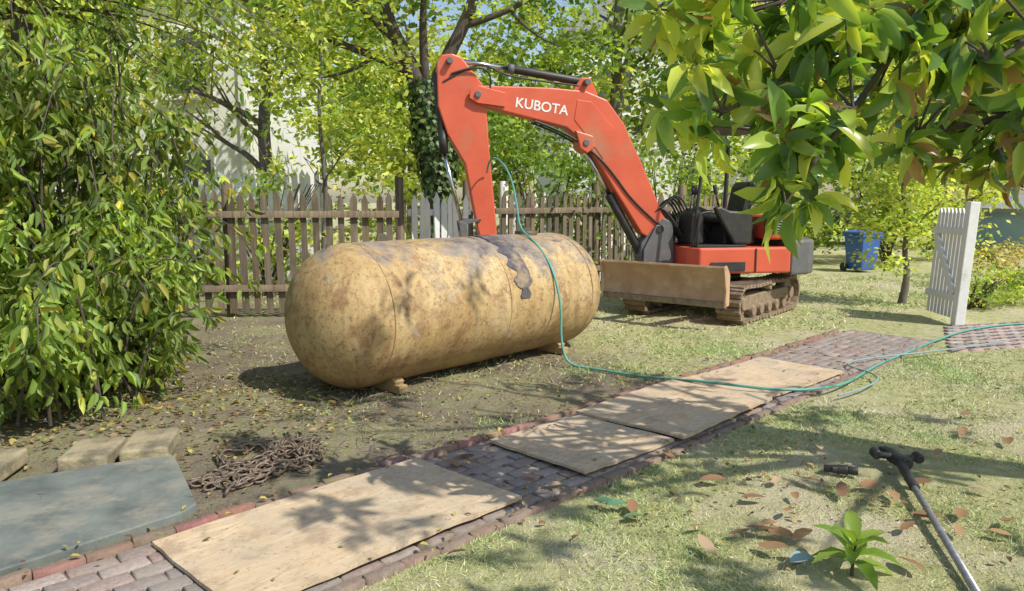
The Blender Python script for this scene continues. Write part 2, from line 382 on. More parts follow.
for sy in (-1,1):
    vs=[];fs=[]; yc=.69*sy; prof=[]
    for k in range(NP):
        s=per*k/NP
        if s<2*hl: x=-hl+s; z=-tr; a=-math.pi/2
        elif s<2*hl+math.pi*tr: a=-math.pi/2+(s-2*hl)/tr; x=hl+tr*math.cos(a); z=tr*math.sin(a)
        elif s<4*hl+math.pi*tr: x=hl-(s-2*hl-math.pi*tr); z=tr-.015*math.sin((s-2*hl-math.pi*tr)/(2*hl)*math.pi*2)**2; a=math.pi/2
        else: a=math.pi/2+(s-4*hl-math.pi*tr)/tr; x=-hl+tr*math.cos(a); z=tr*math.sin(a)
        prof.append((x,z+.265,a))
    for (x,z,a) in prof:
        k=len(vs); nx,nz=math.cos(a),math.sin(a); tx,tz=-nz,nx
        for (o_,h) in ((-.052,-.03),(.052,-.03),(.045,.005),(.02,.012),(.015,.03),(-.005,.03),(-.01,.012),(-.045,.005)):
            for yy in (-.16,.16): vs.append((x+tx*o_+nx*h,yc+yy,z+tz*o_+nz*h))
        for q in range(8):
            r=(q+1)%8; fs.append((k+2*q,k+2*q+1,k+2*r+1,k+2*r))
        fs.append(tuple(k+2*q for q in range(8))); fs.append(tuple(k+2*q+1 for q in range(7,-1,-1)))
    me=bpy.data.meshes.new('track_pads'); me.from_pydata(vs,[],fs); put(me,'track_pads',trackm,EX,MU)
    ch=[(x-.035*math.cos(a),yc,z-.035*math.sin(a),.03) for x,z,a in prof]; tubes('track_chain',[ch+[ch[0]]],trackm,EX,MU,2,False)
    prism('track_frame',[(-.78,.17),(.78,.17),(.82,.26),(.74,.36),(-.74,.36),(-.82,.26)],yc-.1,yc+.1,trackm,EX,MU)
    for x,r in ((hl,.19),(-hl,.19)):
        rod('drive_wheel',(x,yc-.07,.265),(x,yc+.07,.265),r,trackm,EX,MU,seg=28,bev=.015)
        rod('wheel_hub',(x,yc-.13,.265),(x,yc+.13,.265),.085,trackm,EX,MU,bev=.01)
    for x in (-.55,-.28,0,.28,.55):
        rod('track_roller',(x,yc-.14,.15),(x,yc+.14,.15),.075,trackm,EX,MU,bev=.01)
    rod('top_roller',(0,yc-.14,.43),(0,yc+.14,.43),.045,trackm,EX,MU)
box('cross_frame',(1.0,1.1,.2),(0,0,.38),grey,EX,MU,bev=.03)
rod('swing_bearing',(0,0,.45),(0,0,.60),.36,black,EX,MU,seg=40)
bp=[(1.56,.33),(1.60,.33),(1.575,.42),(1.565,.52),(1.575,.62),(1.61,.72),(1.66,.78),(1.63,.80),(1.575,.76),(1.53,.66),(1.52,.5)]
prism('dozer_blade',bp,-.88,.88,bladem,EX,MU,.006)
prism('blade_top_edge',[(1.60,.755),(1.67,.785),(1.66,.815),(1.59,.79)],-.885,.885,bladem,EX,MU,.005)
prism('cutting_edge',[(1.585,.30),(1.61,.30),(1.612,.37),(1.59,.38)],-.885,.885,trackm,EX,MU,.004)
for y in (-.87,.87): prism('blade_end_plate',[(1.50,.33),(1.62,.31),(1.60,.5),(1.68,.80),(1.60,.82),(1.50,.7)],y-.012,y+.012,bladem,EX,MU,.003)
for sy in (-.36,.36):
    prism('blade_arm',[(.5,.30),(.5,.42),(1.54,.62),(1.54,.46)],sy-.05,sy+.05,orange,EX,MU)
rod('blade_cylinder',(.55,0,.5),(1.1,0,.56),.05,black,EX,MU); rod('blade_cylinder_rod',(1.1,0,.56),(1.54,0,.6),.028,chrome,EX,MU)
def platform(name,outline,z0,z1,mat,bev=.03):
    k=len(outline); me=bpy.data.meshes.new(name)
    vs=[(x,y,z0) for x,y in outline]+[(x,y,z1) for x,y in outline]
    me.from_pydata(vs,[],[tuple(range(k-1,-1,-1)),tuple(range(k,2*k))]+[(i,(i+1)%k,(i+1)%k+k,i+k) for i in range(k)])
    o=put(me,name,mat,None,MH); b_=o.modifiers.new('b','BEVEL'); b_.width=bev; b_.segments=3; b_.limit_method='ANGLE'; o.parent=EX; me.shade_flat(); return o
def arc(x0,ry,rx,n=9,sgn=-1):
    return [(x0+sgn*rx*math.sin(math.pi*i/n),ry*math.cos(math.pi*i/n)) for i in range(n+1)]
platform('body_skirt',[(.62,-.72),(.68,-.5),(.68,.5),(.60,.74),(-.72,.78),(-.72,-.78)],.62,.97,orange)
platform('counterweight',[(-.73,.77)]+arc(-.88,.72,.50)+[(-.73,-.77)],.58,1.06,grey,.04)
platform('floor_plate',[(.60,-.1),(.60,.66),(-.1,.70),(-.1,-.1)],.975,1.0,black,.005)
platform('engine_hood',[(-.42,.70),(-.75,.70)]+arc(-.80,.66,.40)+[(-.75,-.7),(-.42,-.66)],1.065,1.40,orange,.06)
platform('side_tank_cover',[(.56,-.72),(.56,-.25),(-.35,-.25),(-.35,-.74)],.975,1.30,grey,.05)
box('hood_vent',(.30,.012,.18),(-.62,.705,1.24),black,EX,MH,bev=.003)
for k in range(5): box('hood_louvre',(.28,.02,.012),(-.62,.715,1.17+.035*k),grey,EX,MH,rot=(.5,0,0),bev=0)
box('step_grille',(.5,.012,.12),(.2,.765,.72),black,EX,MH,bev=.003)
box('body_seam',(.012,.012,.32),(-.2,.775,.80),black,EX,MH,bev=0)
# seat & controls
prism('seat_base',[(-.36,1.0),(.10,1.0),(.06,1.28),(-.34,1.28)],-.02,.42,black,EX,MH)
prism('seat_cushion',[(-.30,1.28),(.18,1.28),(.20,1.36),(.12,1.40),(-.26,1.37)],-.06,.46,black,EX,MH,.04)
prism('seat_back',[(-.26,1.36),(-.14,1.38),(-.22,1.78),(-.28,1.86),(-.36,1.85),(-.38,1.74)],-.04,.44,black,EX,MH,.04)
for y in (-.12,.53):
    prism('armrest_console',[(-.24,1.0),(.02,1.0),(.26,1.38),(.32,1.50),(.24,1.52),(.1,1.46),(-.24,1.44)],y-.055,y+.055,black,EX,MH,.03)
    rod('joystick',(.24,y,1.50),(.30,y,1.72),.014,black,EX,MH); rod('joystick_grip',(.29,y,1.68),(.315,y,1.80),.028,black,EX,MH,bev=.008)
prism('control_column',[(.38,1.0),(.58,1.0),(.56,1.4),(.44,1.5),(.38,1.4)],-.05,.40,black,EX,MH,.03)
for y in (.14,.26):
    rod('travel_lever',(.5,y,1.3),(.44,y,1.74),.013,black,EX,MH); rod('travel_lever_grip',(.445,y,1.68),(.435,y,1.80),.02,black,EX,MH)
prism('hydraulic_block',[(.52,1.0),(.80,1.0),(.80,1.3),(.7,1.42),(.52,1.4)],-.42,-.2,black,EX,MH,.02)
tubes('entry_rail',[[(.58,.62,1.0,.017),(.58,.62,1.38,.017),(.52,.62,1.44,.017),(.40,.62,1.44,.017)]],black,EX,MH)
tubes('canopy_posts',[[(-.42,-.58,1.4,.032),(-.46,-.58,2.35,.032),(-.40,-.58,2.53,.032),(.35,-.58,2.58,.028)],
                      [(-.42,.62,1.06,.032),(-.46,.62,2.35,.032),(-.40,.62,2.53,.032),(.35,.62,2.58,.028)],
                      [(.62,.58,1.0,.022),(.56,.58,1.9,.022),(.44,.58,2.55,.022)]],black,EX,MH)
prism('canopy_roof',[(-.62,2.55),(.50,2.58),(.53,2.61),(.46,2.66),(-.55,2.66),(-.66,2.61)],-.64,.66,black,EX,MH,.03)
prism('swing_bracket',[(.66,.66),(1.05,.62),(1.20,.80),(1.18,1.0),(1.02,1.2),(.86,1.36),(.72,1.3)],-.13,.13,grey,EX,MH,.02)
for y in (-.16,.16): prism('swing_ear',[(.70,.70),(1.16,.74),(1.16,.92),(.98,1.26),(.86,1.26),(.80,1.0)],y-.02,y+.02,grey,EX,MH,.01)
rod('boom_foot_pin',(.93,-.2,1.2),(.93,.2,1.2),.05,black,EX,MH)
boom=[(.77,1.29),(.86,1.40),(1.18,2.08),(1.46,2.63),(1.70,2.93),(2.0,3.04),(2.5,3.07),(3.42,3.07),(3.54,3.0),(3.54,2.88),(3.44,2.82),(2.9,2.70),(2.27,2.56),(1.97,2.34),(1.6,1.78),(1.17,1.14),(1.02,1.05),(.85,1.1)]
prism('boom',boom,-.115,.115,orange,EX,MH,.018)
for y in (-.118,.118): prism('boom_side_plate',[(1.60,2.55),(1.92,2.90),(2.12,2.92),(2.16,2.66),(2.02,2.5),(1.75,2.15)],y-.005,y+.005,orange,EX,MH,.004)
prism('boom_cylinder_bracket',[(1.9,2.45),(2.15,2.52),(2.08,2.28),(1.98,2.22),(1.88,2.3)],-.16,.16,orange,EX,MH,.015)
prism('stick_cylinder_bracket',[(1.80,2.96),(2.18,3.03),(2.05,3.22),(1.92,3.22)],-.06,.06,orange,EX,MH,.01)
for x,z in ((3.46,2.95),(2.0,2.36),(1.99,3.15),(3.82,3.36)): rod('pin',(x,-.18,z),(x,.18,z),.042,grey,EX,MH,bev=.006)
stick=[(3.78,3.46),(3.92,3.44),(3.98,3.34),(3.97,2.8),(3.85,2.44),(3.62,2.06),(3.46,1.2),(3.42,1.08),(3.3,1.03),(3.2,1.1),(3.21,1.3),(3.30,2.25),(3.33,2.7),(3.34,3.02),(3.44,3.16),(3.66,3.42)]
prism('stick',stick,-.085,.085,orange,EX,MH,.018)
for y in (-.135,.135):
    prism('boom_fork',[(3.1,2.98),(3.1,2.80),(3.46,2.84),(3.57,2.9),(3.56,3.0),(3.46,3.06)],y-.018,y+.018,orange,EX,MH,.006)
rod('stick_cylinder',(1.99,0,3.17),(3.02,0,3.31),.055,black,EX,MH,bev=.01); rod('stick_cylinder_rod',(3.0,0,3.307),(3.83,0,3.405),.028,chrome,EX,MH)
rod('stick_cylinder_gland',(2.96,0,3.30),(3.04,0,3.312),.065,grey,EX,MH)
rod('boom_cylinder',(1.14,0,.86),(1.62,0,1.68),.062,black,EX,MH,bev=.01); rod('boom_cylinder_rod',(1.6,0,1.66),(2.02,0,2.36),.033,chrome,EX,MH)
rod('bucket_cylinder',(3.98,0,3.22),(3.90,0,2.25),.048,black,EX,MH,bev=.01); rod('bucket_cylinder_rod',(3.9,0,2.26),(3.66,0,1.28),.026,chrome,EX,MH)
rod('bucket_cylinder_sleeve',(3.905,0,2.5),(3.89,0,2.2),.06,black,EX,MH)
for y in (-.11,.11):
    prism('bucket_link',[(3.40,1.36),(3.46,1.32),(3.70,1.26),(3.72,1.32),(3.64,1.35)],y-.015,y+.015,grey,EX,MH,.005)
    prism('bucket_link_lower',[(3.62,1.30),(3.72,1.32),(3.66,.90),(3.58,.88)],y+.02,y+.05,grey,EX,MH,.005)
bk=[(3.20,1.06),(3.46,1.10),(3.68,.98),(3.72,.78),(3.60,.42),(3.30,.26),(3.02,.32),(2.88,.42),(2.90,.45),(3.08,.38),(3.32,.34),(3.5,.46),(3.60,.74),(3.5,.92),(3.25,.94)]
prism('bucket_shell',bk,-.24,.24,trackm,EX,MH,.006)
for y in (-.245,.245): prism('bucket_side',[(3.22,1.0),(3.48,1.04),(3.66,.95),(3.69,.78),(3.58,.44),(3.30,.29),(2.92,.42)],y-.01,y+.01,trackm,EX,MH,.003)
for y in (-.2,-.07,.07,.2): prism('bucket_tooth',[(2.95,.36),(2.97,.44),(2.78,.50)],y-.025,y+.025,trackm,EX,MH,.003)
tubes('hydraulic_hoses',[[(.85,y,1.2,.014),(1.3,y,1.55,.014),(1.62,y*1.0,1.98,.014),(1.9,y,2.25,.014),(2.3,y,2.50,.014),(2.7,y,2.63,.014)] for y in (.09,.13,-.09)]+
      [[(2.1,.13,3.1,.012),(2.6,.13,3.14,.012),(3.1,.12,3.2,.012),(3.3,.1,3.32,.012),(3.5,.1,3.34,.012),(3.9,.09,3.1,.012)],
       [(3.3,.1,3.0,.013),(3.25,.14,3.25,.013),(3.55,.13,3.3,.013),(3.8,.1,3.2,.013)]]+
      [[(.5,y,1.0,.016),(.8,y,1.45,.016),(.95,y*.8,1.5,.016),(1.05,y*.6,1.35,.016)] for y in (-.08,0,.08,.14)]+
      [[(.45,-.3+.1*k,1.35,.014),(.6,-.3+.1*k,1.62+.03*k,.014),(.8,-.15+.05*k,1.55,.014),(.92,.02*k,1.42,.014)] for k in range(5)],black,EX,MH,2)
def text(name,s,size,M,mat):
    cu=bpy.data.curves.new(name,'FONT'); cu.body=s; cu.size=size; cu.extrude=.001; cu.offset=.0025; cu.materials.append(mat)
    o=bpy.data.objects.new(name,cu); COL.objects.link(o); o.matrix_world=M; o.parent=EX
white=simple('white_paint',(.78,.77,.74),(.68,.67,.63),6,.5,0,.05)
Ml=Matrix(((-1,0,0,2.97),(0,0,1,.1185),(0,1,0,2.81),(0,0,0,1)))
text('boom_lettering','KUBOTA',.18,MH@Ml@Matrix.Rotation(-.13,4,'Z'),white)

# ------------------------------------------------------------------ garden hose
hm=simple('green_hose_vinyl',(.10,.34,.28),(.08,.28,.23),10,.45,0,0)
HP=[(-.33,9.82,1.95),(-.30,9.70,2.15),(-.14,9.3,2.1),(0.0,8.7,1.85),(.06,8.1,1.5),(.08,7.64,1.30),(.22,7.43,1.20),(.39,7.22,.97),(.48,7.10,.6),(.47,7.04,.25),(.53,6.96,.03),(.74,6.87,.02),(1.237,6.48,.02),(1.5,6.15,.08),(1.62,6.02,.10),(2.16,5.75,.09),(2.6,5.9,.08),(2.92,6.23,.05),(3.5,6.95,.04),(4.01,7.42,.045),(4.86,8.27,.045),(5.6,8.9,.045),(6.6,9.4,.04),(8,9.6,.03)]
tubes('garden_hose',[[p+(.0115,) for p in HP]],hm,None,None,3)
tubes('garden_hose',[[(x,y,.055,.008) for x,y in ((2.6,5.75),(2.9,5.95),(3.3,6.4),(3.1,6.9),(3.6,7.2),(4.4,7.5),(5.4,8.0))]],simple('pale_hose',(.24,.34,.34),(.2,.3,.31),10,.4,0,0))

# ------------------------------------------------------------------ fences
def fence(name,pts,mat,h=1.72,gap=.165,pw=.092,post=1.9,rails=(.42,1.42),posts=True):
    E=empty(name); vs=[];fs=[];cs=[]
    rv=[];rf=[];rc=[]
    for (a,b_) in zip(pts[:-1],pts[1:]):
        a=Vector(a);b_=Vector(b_); L=(b_-a).length; u=(b_-a)/L; nn=Vector((u.y,-u.x)); ang=math.atan2(u.y,u.x)
        k=int(L/gap)
        for i in range(k):
            p=a+u*(i+.5)*gap; hh=h+random.uniform(-.04,.04); ln=random.uniform(-.025,.025); s=len(vs); ww=pw/2*random.uniform(.88,1.08); tn=random.uniform(-.01,.02)
            tone=random.uniform(.65,1.3) if mat.name.startswith('weath') else random.uniform(.9,1.05); col=tuple(tone*x for x in random.choice([(1,1,1),(1.0,.94,.86),(.93,.95,.95)]))
            prof=[(-ww,.06),(ww,.06),(ww,hh-.11),(ww*.9,hh-.09),(0,hh),(-ww*.9,hh-.09),(-ww,hh-.11)]
            for off in (.03,.05):
                for (x,z) in prof:
                    q=p+u*(x+ln*z)+nn*(off+tn*z); vs.append((q.x,q.y,z)); cs.append(col)
            m_=len(prof); fs.append([s+i_ for i_ in range(m_)]); fs.append([s+m_+i_ for i_ in range(m_-1,-1,-1)])
            for i_ in range(m_): fs.append([s+i_,s+m_+i_,s+m_+(i_+1)%m_,s+(i_+1)%m_])
        for z in rails:
            c=(a+b_)/2+nn*.085*(1 if mat.name.startswith('weath') else 0); addbox(rv,rf,rc,c.x,c.y,z+random.uniform(-.02,.02),L,.045,.09,ang,(1,.95,.9))
        if posts:
            kk=max(1,round(L/2.4))
            for i in range(kk+1):
                p=a+u*(L*i/kk)-nn*.06; addbox(rv,rf,rc,p.x,p.y,post/2,.11,.11,post+random.uniform(-.05,.05),ang,(.9,.85,.8))
    me=bpy.data.meshes.new('pickets'); me.from_pydata(vs,[],fs); a_=me.color_attributes.new('Col','FLOAT_COLOR','POINT')
    a_.data.foreach_set('color',np.c_[np.array(cs),np.ones(len(cs))].astype(np.float32).ravel())
    put(me,'pickets',mat,E); put(meshnp('rails_and_posts',rv,rf,np.array(rc)),'rails_and_posts',mat,E); return E
def woodmat(name,c1,c2,c3):
    m,nt,b=newmat(name); v=coords(nt,(14,14,1)); f=noi(nt,v,2,6,.65,.5); f2=noi(nt,coords(nt),3,5,.6)
    c=ramp(nt,f,[(.3,c1),(.5,c2),(.7,c3)]); a=nt.nodes.new('ShaderNodeAttribute'); a.attribute_name='Col'
    c=mix(nt,1.0,c,a.outputs['Color'],'MULTIPLY'); c=mix(nt,ramp(nt,f2,[(.5,g(0)),(.75,g(.5))]),c,tuple(x*.5 for x in c1))
    lnk(nt,c,b.inputs['Base Color']); b.inputs['Roughness'].default_value=.85; bump(nt,b,f,.3,.005); return m
wf=woodmat('weathered_cedar',(.085,.065,.042),(.165,.128,.085),(.24,.19,.135))
wh=woodmat('white_fence_paint',(.78,.77,.74),(.82,.81,.78),(.84,.84,.82))
fence('picket_fence',[(-8.5,9.7),(-1.55,10.25)],wf)
fence('picket_fence',[(-.62,11.08),(1.5,12.9),(5.2,16.1)],wf)
fence('white_picket_fence',[(-1.45,10.35),(-.62,11.05)],wh,h=1.68,gap=.125,pw=.1,posts=False)
fence('white_picket_fence',[(-9,14.2),(-3.6,14.2)],wh,h=2.15,gap=.15,pw=.1)
fence('white_picket_fence',[(-.1,12.6),(2.2,14.6)],wh,h=1.75,gap=.15,pw=.1)
GE=empty('white_garden_gate'); gm=simple('chalky_white_paint',(.80,.79,.76),(.72,.71,.67),7,.7,0,.2,(.55,.53,.46),.60)
GM=Matrix.Translation((5.70,9.35,0))@Matrix.Rotation(math.radians(85),4,'Z')@Matrix.Rotation(math.radians(3),4,'X')
box('hinge_post',(.12,.12,1.58),(0,0,.79),gm,GE,GM,bev=.008)
for i in range(8): 
    x=.12+i*.098; hh=1.48
    prism('picket',[(x-.042,.08),(x+.042,.08),(x+.042,hh-.05),(x,hh+.02),(x-.042,hh-.05)],-.011,.011,gm,GE,GM,.003)
for z in (.35,1.2): box('rail',(.80,.04,.09),(.46,.033,z),gm,GE,GM,bev=.004)
prism('brace',[(.1,.42),(.18,.36),(.84,1.12),(.76,1.18)],.015,.05,gm,GE,GM,.003)

# ------------------------------------------------------------------ foliage
LM=leafmat('leaf_foliage',.45,.5,1.35); LMD=leafmat('leaf_foliage_dark',.0,.5,1.0)
bark=simple('tree_bark',(.12,.09,.07),(.06,.05,.04),14,.95,0,.8,stretch=(1,1,.25))
barkl=simple('tree_bark_grey',(.19,.17,.14),(.10,.085,.07),14,.95,0,.8,stretch=(1,1,.25))
def crown(name,blobs,nclump,per,cl,L,cols,parent,mat=LM,flat=.5,shell=.5,asp=.62):
    vol=np.array([r[0]*r[1]*r[2] for c,r in blobs]); vol=vol/vol.sum(); Ps=[];Cs=[]
    for (c,r),f in zip(blobs,vol):
        k=max(3,int(nclump*f)); dd=rdir(k); rad=(shell+(1-shell)*rng.random(k))*(.8+.35*rng.random(k))
        cen=np.array(c)+dd*rad[:,None]*np.array(r)
        base=np.array(cols)[rng.integers(0,len(cols),k)]*(.6+.85*rng.random((k,1)))
        sz=cl*(.6+.8*rng.random(k))
        P=np.repeat(cen,per,axis=0)+rng.normal(size=(k*per,3))*np.repeat(sz,per)[:,None]*np.array([1,1,.55])
        Ps.append(P); Cs.append(np.repeat(base,per,axis=0)*(.8+.4*rng.random((k*per,1))))
    P=np.concatenate(Ps);Cc=np.concatenate(Cs)
    keep=P[:,2]>.05; P=P[keep];Cc=Cc[keep];n=len(P)
    D=rdir(n); D[:,2]=D[:,2]*.5-.35; N=rdir(n)*.8; N[:,2]+=1.0*flat+.3
    l=L*(.6+.7*rng.random(n))
    put(leafmesh(name,P,D,N,l,l*asp,Cc,T4,F4),name,mat,parent)
def limbs(base,top,r0,r1,nb,blen,spread,z0=.35):
    out=[]; b=Vector(base);t=Vector(top); k=6; main=[]
    for i in range(k+1):
        p=b.lerp(t,i/k)+Vector((random.uniform(-.08,.08),random.uniform(-.08,.08),0))*(i>0); main.append((p.x,p.y,p.z,r0+(r1-r0)*i/k))
    main[0]=(main[0][0],main[0][1],main[0][2]-.05,r0*1.35); out.append(main)
    for i in range(nb):
        f=z0+(1-z0)*random.random(); p=b.lerp(t,f); a=random.uniform(0,6.28); L=blen*random.uniform(.6,1.1); r=(r0+(r1-r0)*f)*.55
        dv=Vector((math.cos(a)*spread,math.sin(a)*spread,random.uniform(.35,1.0))).normalized(); l=[]
        for j in range(5):
            q=p+dv*L*j/4+Vector((0,0,-.06*L*(j/4)**2))+Vector((random.uniform(-.07,.07),random.uniform(-.07,.07),random.uniform(-.07,.07)))*(j>0); l.append((q.x,q.y,q.z,max(.008,r*(1-.85*j/4))))
            if j in(2,3):
                dv2=(dv+Vector((random.uniform(-.8,.8),random.uniform(-.8,.8),random.uniform(-.3,.6)))).normalized()
                out.append([(q.x,q.y,q.z,r*.4),(q.x+dv2.x*L*.25,q.y+dv2.y*L*.25,q.z+dv2.z*L*.25,r*.25),(q.x+dv2.x*L*.5,q.y+dv2.y*L*.5,q.z+dv2.z*L*.45,.008)])
        out.append(l)
    return out
YG=[(.33,.42,.09),(.27,.38,.075),(.43,.47,.12),(.18,.28,.05)]
MG=[(.15,.25,.05),(.22,.33,.075),(.11,.19,.04),(.29,.38,.09)]
DG=[(.05,.09,.025),(.07,.12,.03),(.10,.15,.035)]
BG_=[(.47,.55,.15),(.39,.49,.12),(.55,.58,.19)]
t=empty('ivy_clad_tree')
W_=[[(-1.25,13,-.05,.30),(-1.3,13,1.2,.23),(-1.35,13,2.4,.2),(-1.45,12.95,3.3,.18),(-1.75,12.9,3.9,.14),(-2.1,12.9,4.6,.11),(-2.3,12.9,5.6,.08),(-2.4,13,7,.05)],
    [(-1.43,12.95,3.2,.15),(-1.15,12.9,3.9,.12),(-.75,12.9,4.6,.1),(-.5,12.9,5.4,.08),(-.1,13,6.8,.04)],
    [(-1.6,12.9,3.7,.09),(-2.3,12.8,4.0,.07),(-3.1,12.7,4.25,.05),(-3.9,12.6,4.7,.03),(-4.6,12.5,4.9,.015)],
    [(-1.9,12.9,4.2,.07),(-2.6,12.8,4.8,.05),(-3.2,12.7,5.6,.03)],[(-.8,12.9,4.5,.06),(.0,12.8,4.7,.045),(.7,12.7,5.2,.03),(1.3,12.6,5.3,.012)],
    [(-1.45,12.95,3.3,.09),(-1.5,12.8,4.2,.07),(-1.45,12.7,5.0,.05),(-1.3,12.7,6,.03)],
    [(-2.3,12.8,4.0,.04),(-2.6,12.7,3.7,.03),(-3.2,12.6,3.6,.015)],[(0,12.8,4.7,.03),(.3,12.7,4.3,.02),(.8,12.6,4.1,.01)]]
tubes('trunk_and_limbs',W_,bark,t)
crown('crown',[((-2.3,13.2,6.0),(3,2,1.5)),((-3.6,12.9,4.7),(1.6,1,.8)),((.9,13.2,5.0),(1.8,1.2,.9)),((-1.0,12.6,5.2),(1.2,1,.7)),((-.1,13.3,4.2),(.9,.8,.5))],160,38,.26,.14,MG+YG,t)
n=4600; zz=rng.random(n)*3.7; cx=-1.28-np.clip(zz-2.4,0,2)*.2; a=rng.random(n)*6.283; r=.22+.13*rng.random(n)+.08*np.sin(zz*3)
P=np.stack([cx+r*np.cos(a),13+r*np.sin(a),zz],1); N=np.stack([np.cos(a),np.sin(a),.3+0*a],1)+rdir(n)*.4; D=rdir(n)*.6+np.array([0,0,-.9])
put(leafmesh('ivy',P,D,N,.09,.085,np.array(DG)[rng.integers(0,3,n)]*(.7+.6*rng.random((n,1))),T4,F4),'ivy',LMD,t)
def tree(name,base,top,r0,blobs,nc,per,cl,L,cols,nb=9,blen=2,mat=LM,bk=barkl,**k):
    t=empty(name); tubes('trunk_and_limbs',limbs(base,top,r0,r0*.3,nb,blen,1.0),bk,t); crown('crown',blobs,nc,per,cl,L,cols,t,mat,**k); return t
tree('maple_tree',(-5.0,15,0),(-4.8,15,6),.18,[((-5.4,15.2,5.4),(2.6,2,1.9)),((-3.3,15.3,3.4),(1.7,1.2,1.5)),((-7.9,15,4.4),(2,1.5,2))],205,38,.3,.16,YG+BG_)
tree('maple_tree',(2.2,17,0),(2.4,17,7),.22,[((2.2,17.3,5.4),(3,2,2.0)),((.6,17,3.6),(1.7,1.3,1.5)),((4.2,17.4,4.4),(1.8,1.5,2.0))],190,38,.32,.18,YG+MG,blen=2.4)
tree('maple_tree',(7.3,20,0),(7.3,20,8),.22,[((7.2,20,6.0),(3.4,2.4,2.6)),((5.6,19.5,3.6),(1.9,1.5,1.5)),((9.4,20,4.6),(2,1.5,1.7))],190,38,.36,.21,YG+BG_,blen=2.4)
tree('maple_tree',(13.8,24,0),(13.8,24,9),.25,[((13.8,24,7),(4.2,3,3.0)),((11,24,5),(2,2,1.8)),((17,24,6),(3,2,2.4))],180,38,.42,.26,MG+YG,blen=3)
tree('oak_tree',(-11.5,17,0),(-11.5,17,8),.28,[((-11.5,17,5.5),(3.6,3,3.4))],150,38,.4,.23,YG+BG_,blen=3)
tree('sapling_tree',(-3.1,12.1,0),(-3.0,12.1,4.6),.05,[((-3.1,12.2,3.9),(1.3,.9,1.3)),((-2.4,12.1,2.9),(.8,.6,.6))],65,38,.22,.12,BG_+YG,6,1.2)
tree('maple_tree',(-2.6,19.5,0),(-2.6,19.5,6),.16,[((-2.8,19.5,3.9),(2.6,1.5,2.0)),((-.6,19.5,3.2),(1.6,1.2,1.6))],165,36,.34,.22,BG_+YG,blen=2)
tree('crape_myrtle_tree',(6.05,11.4,0),(6.0,11.4,2.6),.05,[((5.95,11.4,1.9),(.75,.7,.8)),((5.8,11.3,.95),(.6,.5,.55)),((6.3,11.4,3.0),(.8,.7,.8))],130,38,.15,.09,YG+BG_,8,.9)
def bush(name,blobs,nc,per,cl,L,cols,mat=LM,**k):
    t=empty(name); c=blobs[0][0]; l=[]
    for i in range(14):
        a=random.uniform(0,6.28); rr=blobs[0][1]; l.append([(c[0]+random.uniform(-.15,.15),c[1]+random.uniform(-.15,.15),0,.022),(c[0]+math.cos(a)*rr[0]*.4,c[1]+math.sin(a)*rr[1]*.4,c[2],.014),(c[0]+math.cos(a)*rr[0]*.8,c[1]+math.sin(a)*rr[1]*.8,c[2]+rr[2]*.6,.006)])
    tubes('stems',l,bark,t,res=1); crown('leaves',blobs,nc,per,cl,L,cols,t,mat,**k)
bush('laurel_shrub',[((.55,12.9,1.5),(.9,.7,1.3)),((1.5,13.6,1.8),(.9,.7,1.5)),((.1,13.4,2.6),(.9,.6,.8))],130,40,.2,.11,MG,LM)
bush('hydrangea_shrub',[((-4.1,12.4,1.2),(1.2,.7,1.1)),((-6.4,12.4,1.3),(1.2,.7,1.2)),((-2.3,14.5,1.3),(1.0,.7,1.2))],115,38,.2,.12,BG_+YG)
bush('laurel_shrub',[((3.3,16.2,1.8),(1.4,.8,1.6)),((5.2,17.2,2.2),(1.5,.9,1.9)),((7.5,18.6,1.6),(1.6,.9,1.5))],160,38,.26,.14,YG+MG)
bush('forsythia_shrub',[((9.3,18.5,1.7),(1.5,1,1.6)),((11.5,19.5,1.9),(1.4,1,1.8))],125,38,.28,.15,YG+BG_)
bush('hedge_shrub',[((9.2,13.3,.5),(1.2,.7,.45)),((10.9,13.6,.5),(1.3,.7,.45)),((12.8,14,.45),(1.3,.8,.45))],130,38,.15,.085,[(.36,.31,.15),(.30,.32,.12),(.42,.36,.18)])
bush('boxwood_shrub',[((6.9,10.9,.28),(.45,.4,.26)),((7.6,11.4,.3),(.6,.5,.3))],65,38,.11,.06,YG)
t=empty('tree_line')
bl=[]
for i in range(19):
    x=-42+i*5.2; bl.append(((x,38+random.uniform(-3,4),random.uniform(5,7)),(3.6,2.6,random.uniform(4.5,6.5))))
crown('foliage',bl,800,32,.8,.55,YG+MG,t,leafmat('distant_foliage',0,.7)); tubes('trunks',[[(c[0],c[1],0,.3),(c[0]+.2,c[1],4,.24),(c[0],c[1],9,.1)] for c,r in bl],bark,t,res=2)

# left shrub with arching sprays
cc=np.array([(.22,.32,.07),(.17,.26,.055),(.28,.38,.085),(.10,.16,.04),(.38,.43,.10),(.46,.42,.08)])
t=empty('arching_shrub'); lines=[];P=[];D=[]
def spray(bx,by,a,reach,h,drop,j0,per,sp=.45,dn=-.7):
    dx,dy=math.cos(a),math.sin(a); l=[]; nseg=9
    for j in range(nseg+1):
        f=j/nseg; r=reach*f**1.4; z=h*math.sin(min(1,f*1.25)*math.pi/2)-drop*max(0,f-.55)**1.4*3
        l.append((bx+dx*r,by+dy*r,max(z,.03),.011*(1-.85*f)+.002))
    lines.append(l); pts=[Vector(q[:3]) for q in l]
    for j in range(j0,nseg):
        for k in range(per):
            p=pts[j].lerp(pts[j+1],random.random())
            tw=Vector((random.gauss(0,1),random.gauss(0,1),random.gauss(0,.5))).normalized(); q=p+tw*random.uniform(.05,.32)
            for m_ in range(2):
                P.append(p.lerp(q,random.uniform(.4,1))); D.append(tw*.6+Vector((random.gauss(0,sp),random.gauss(0,sp),dn)))
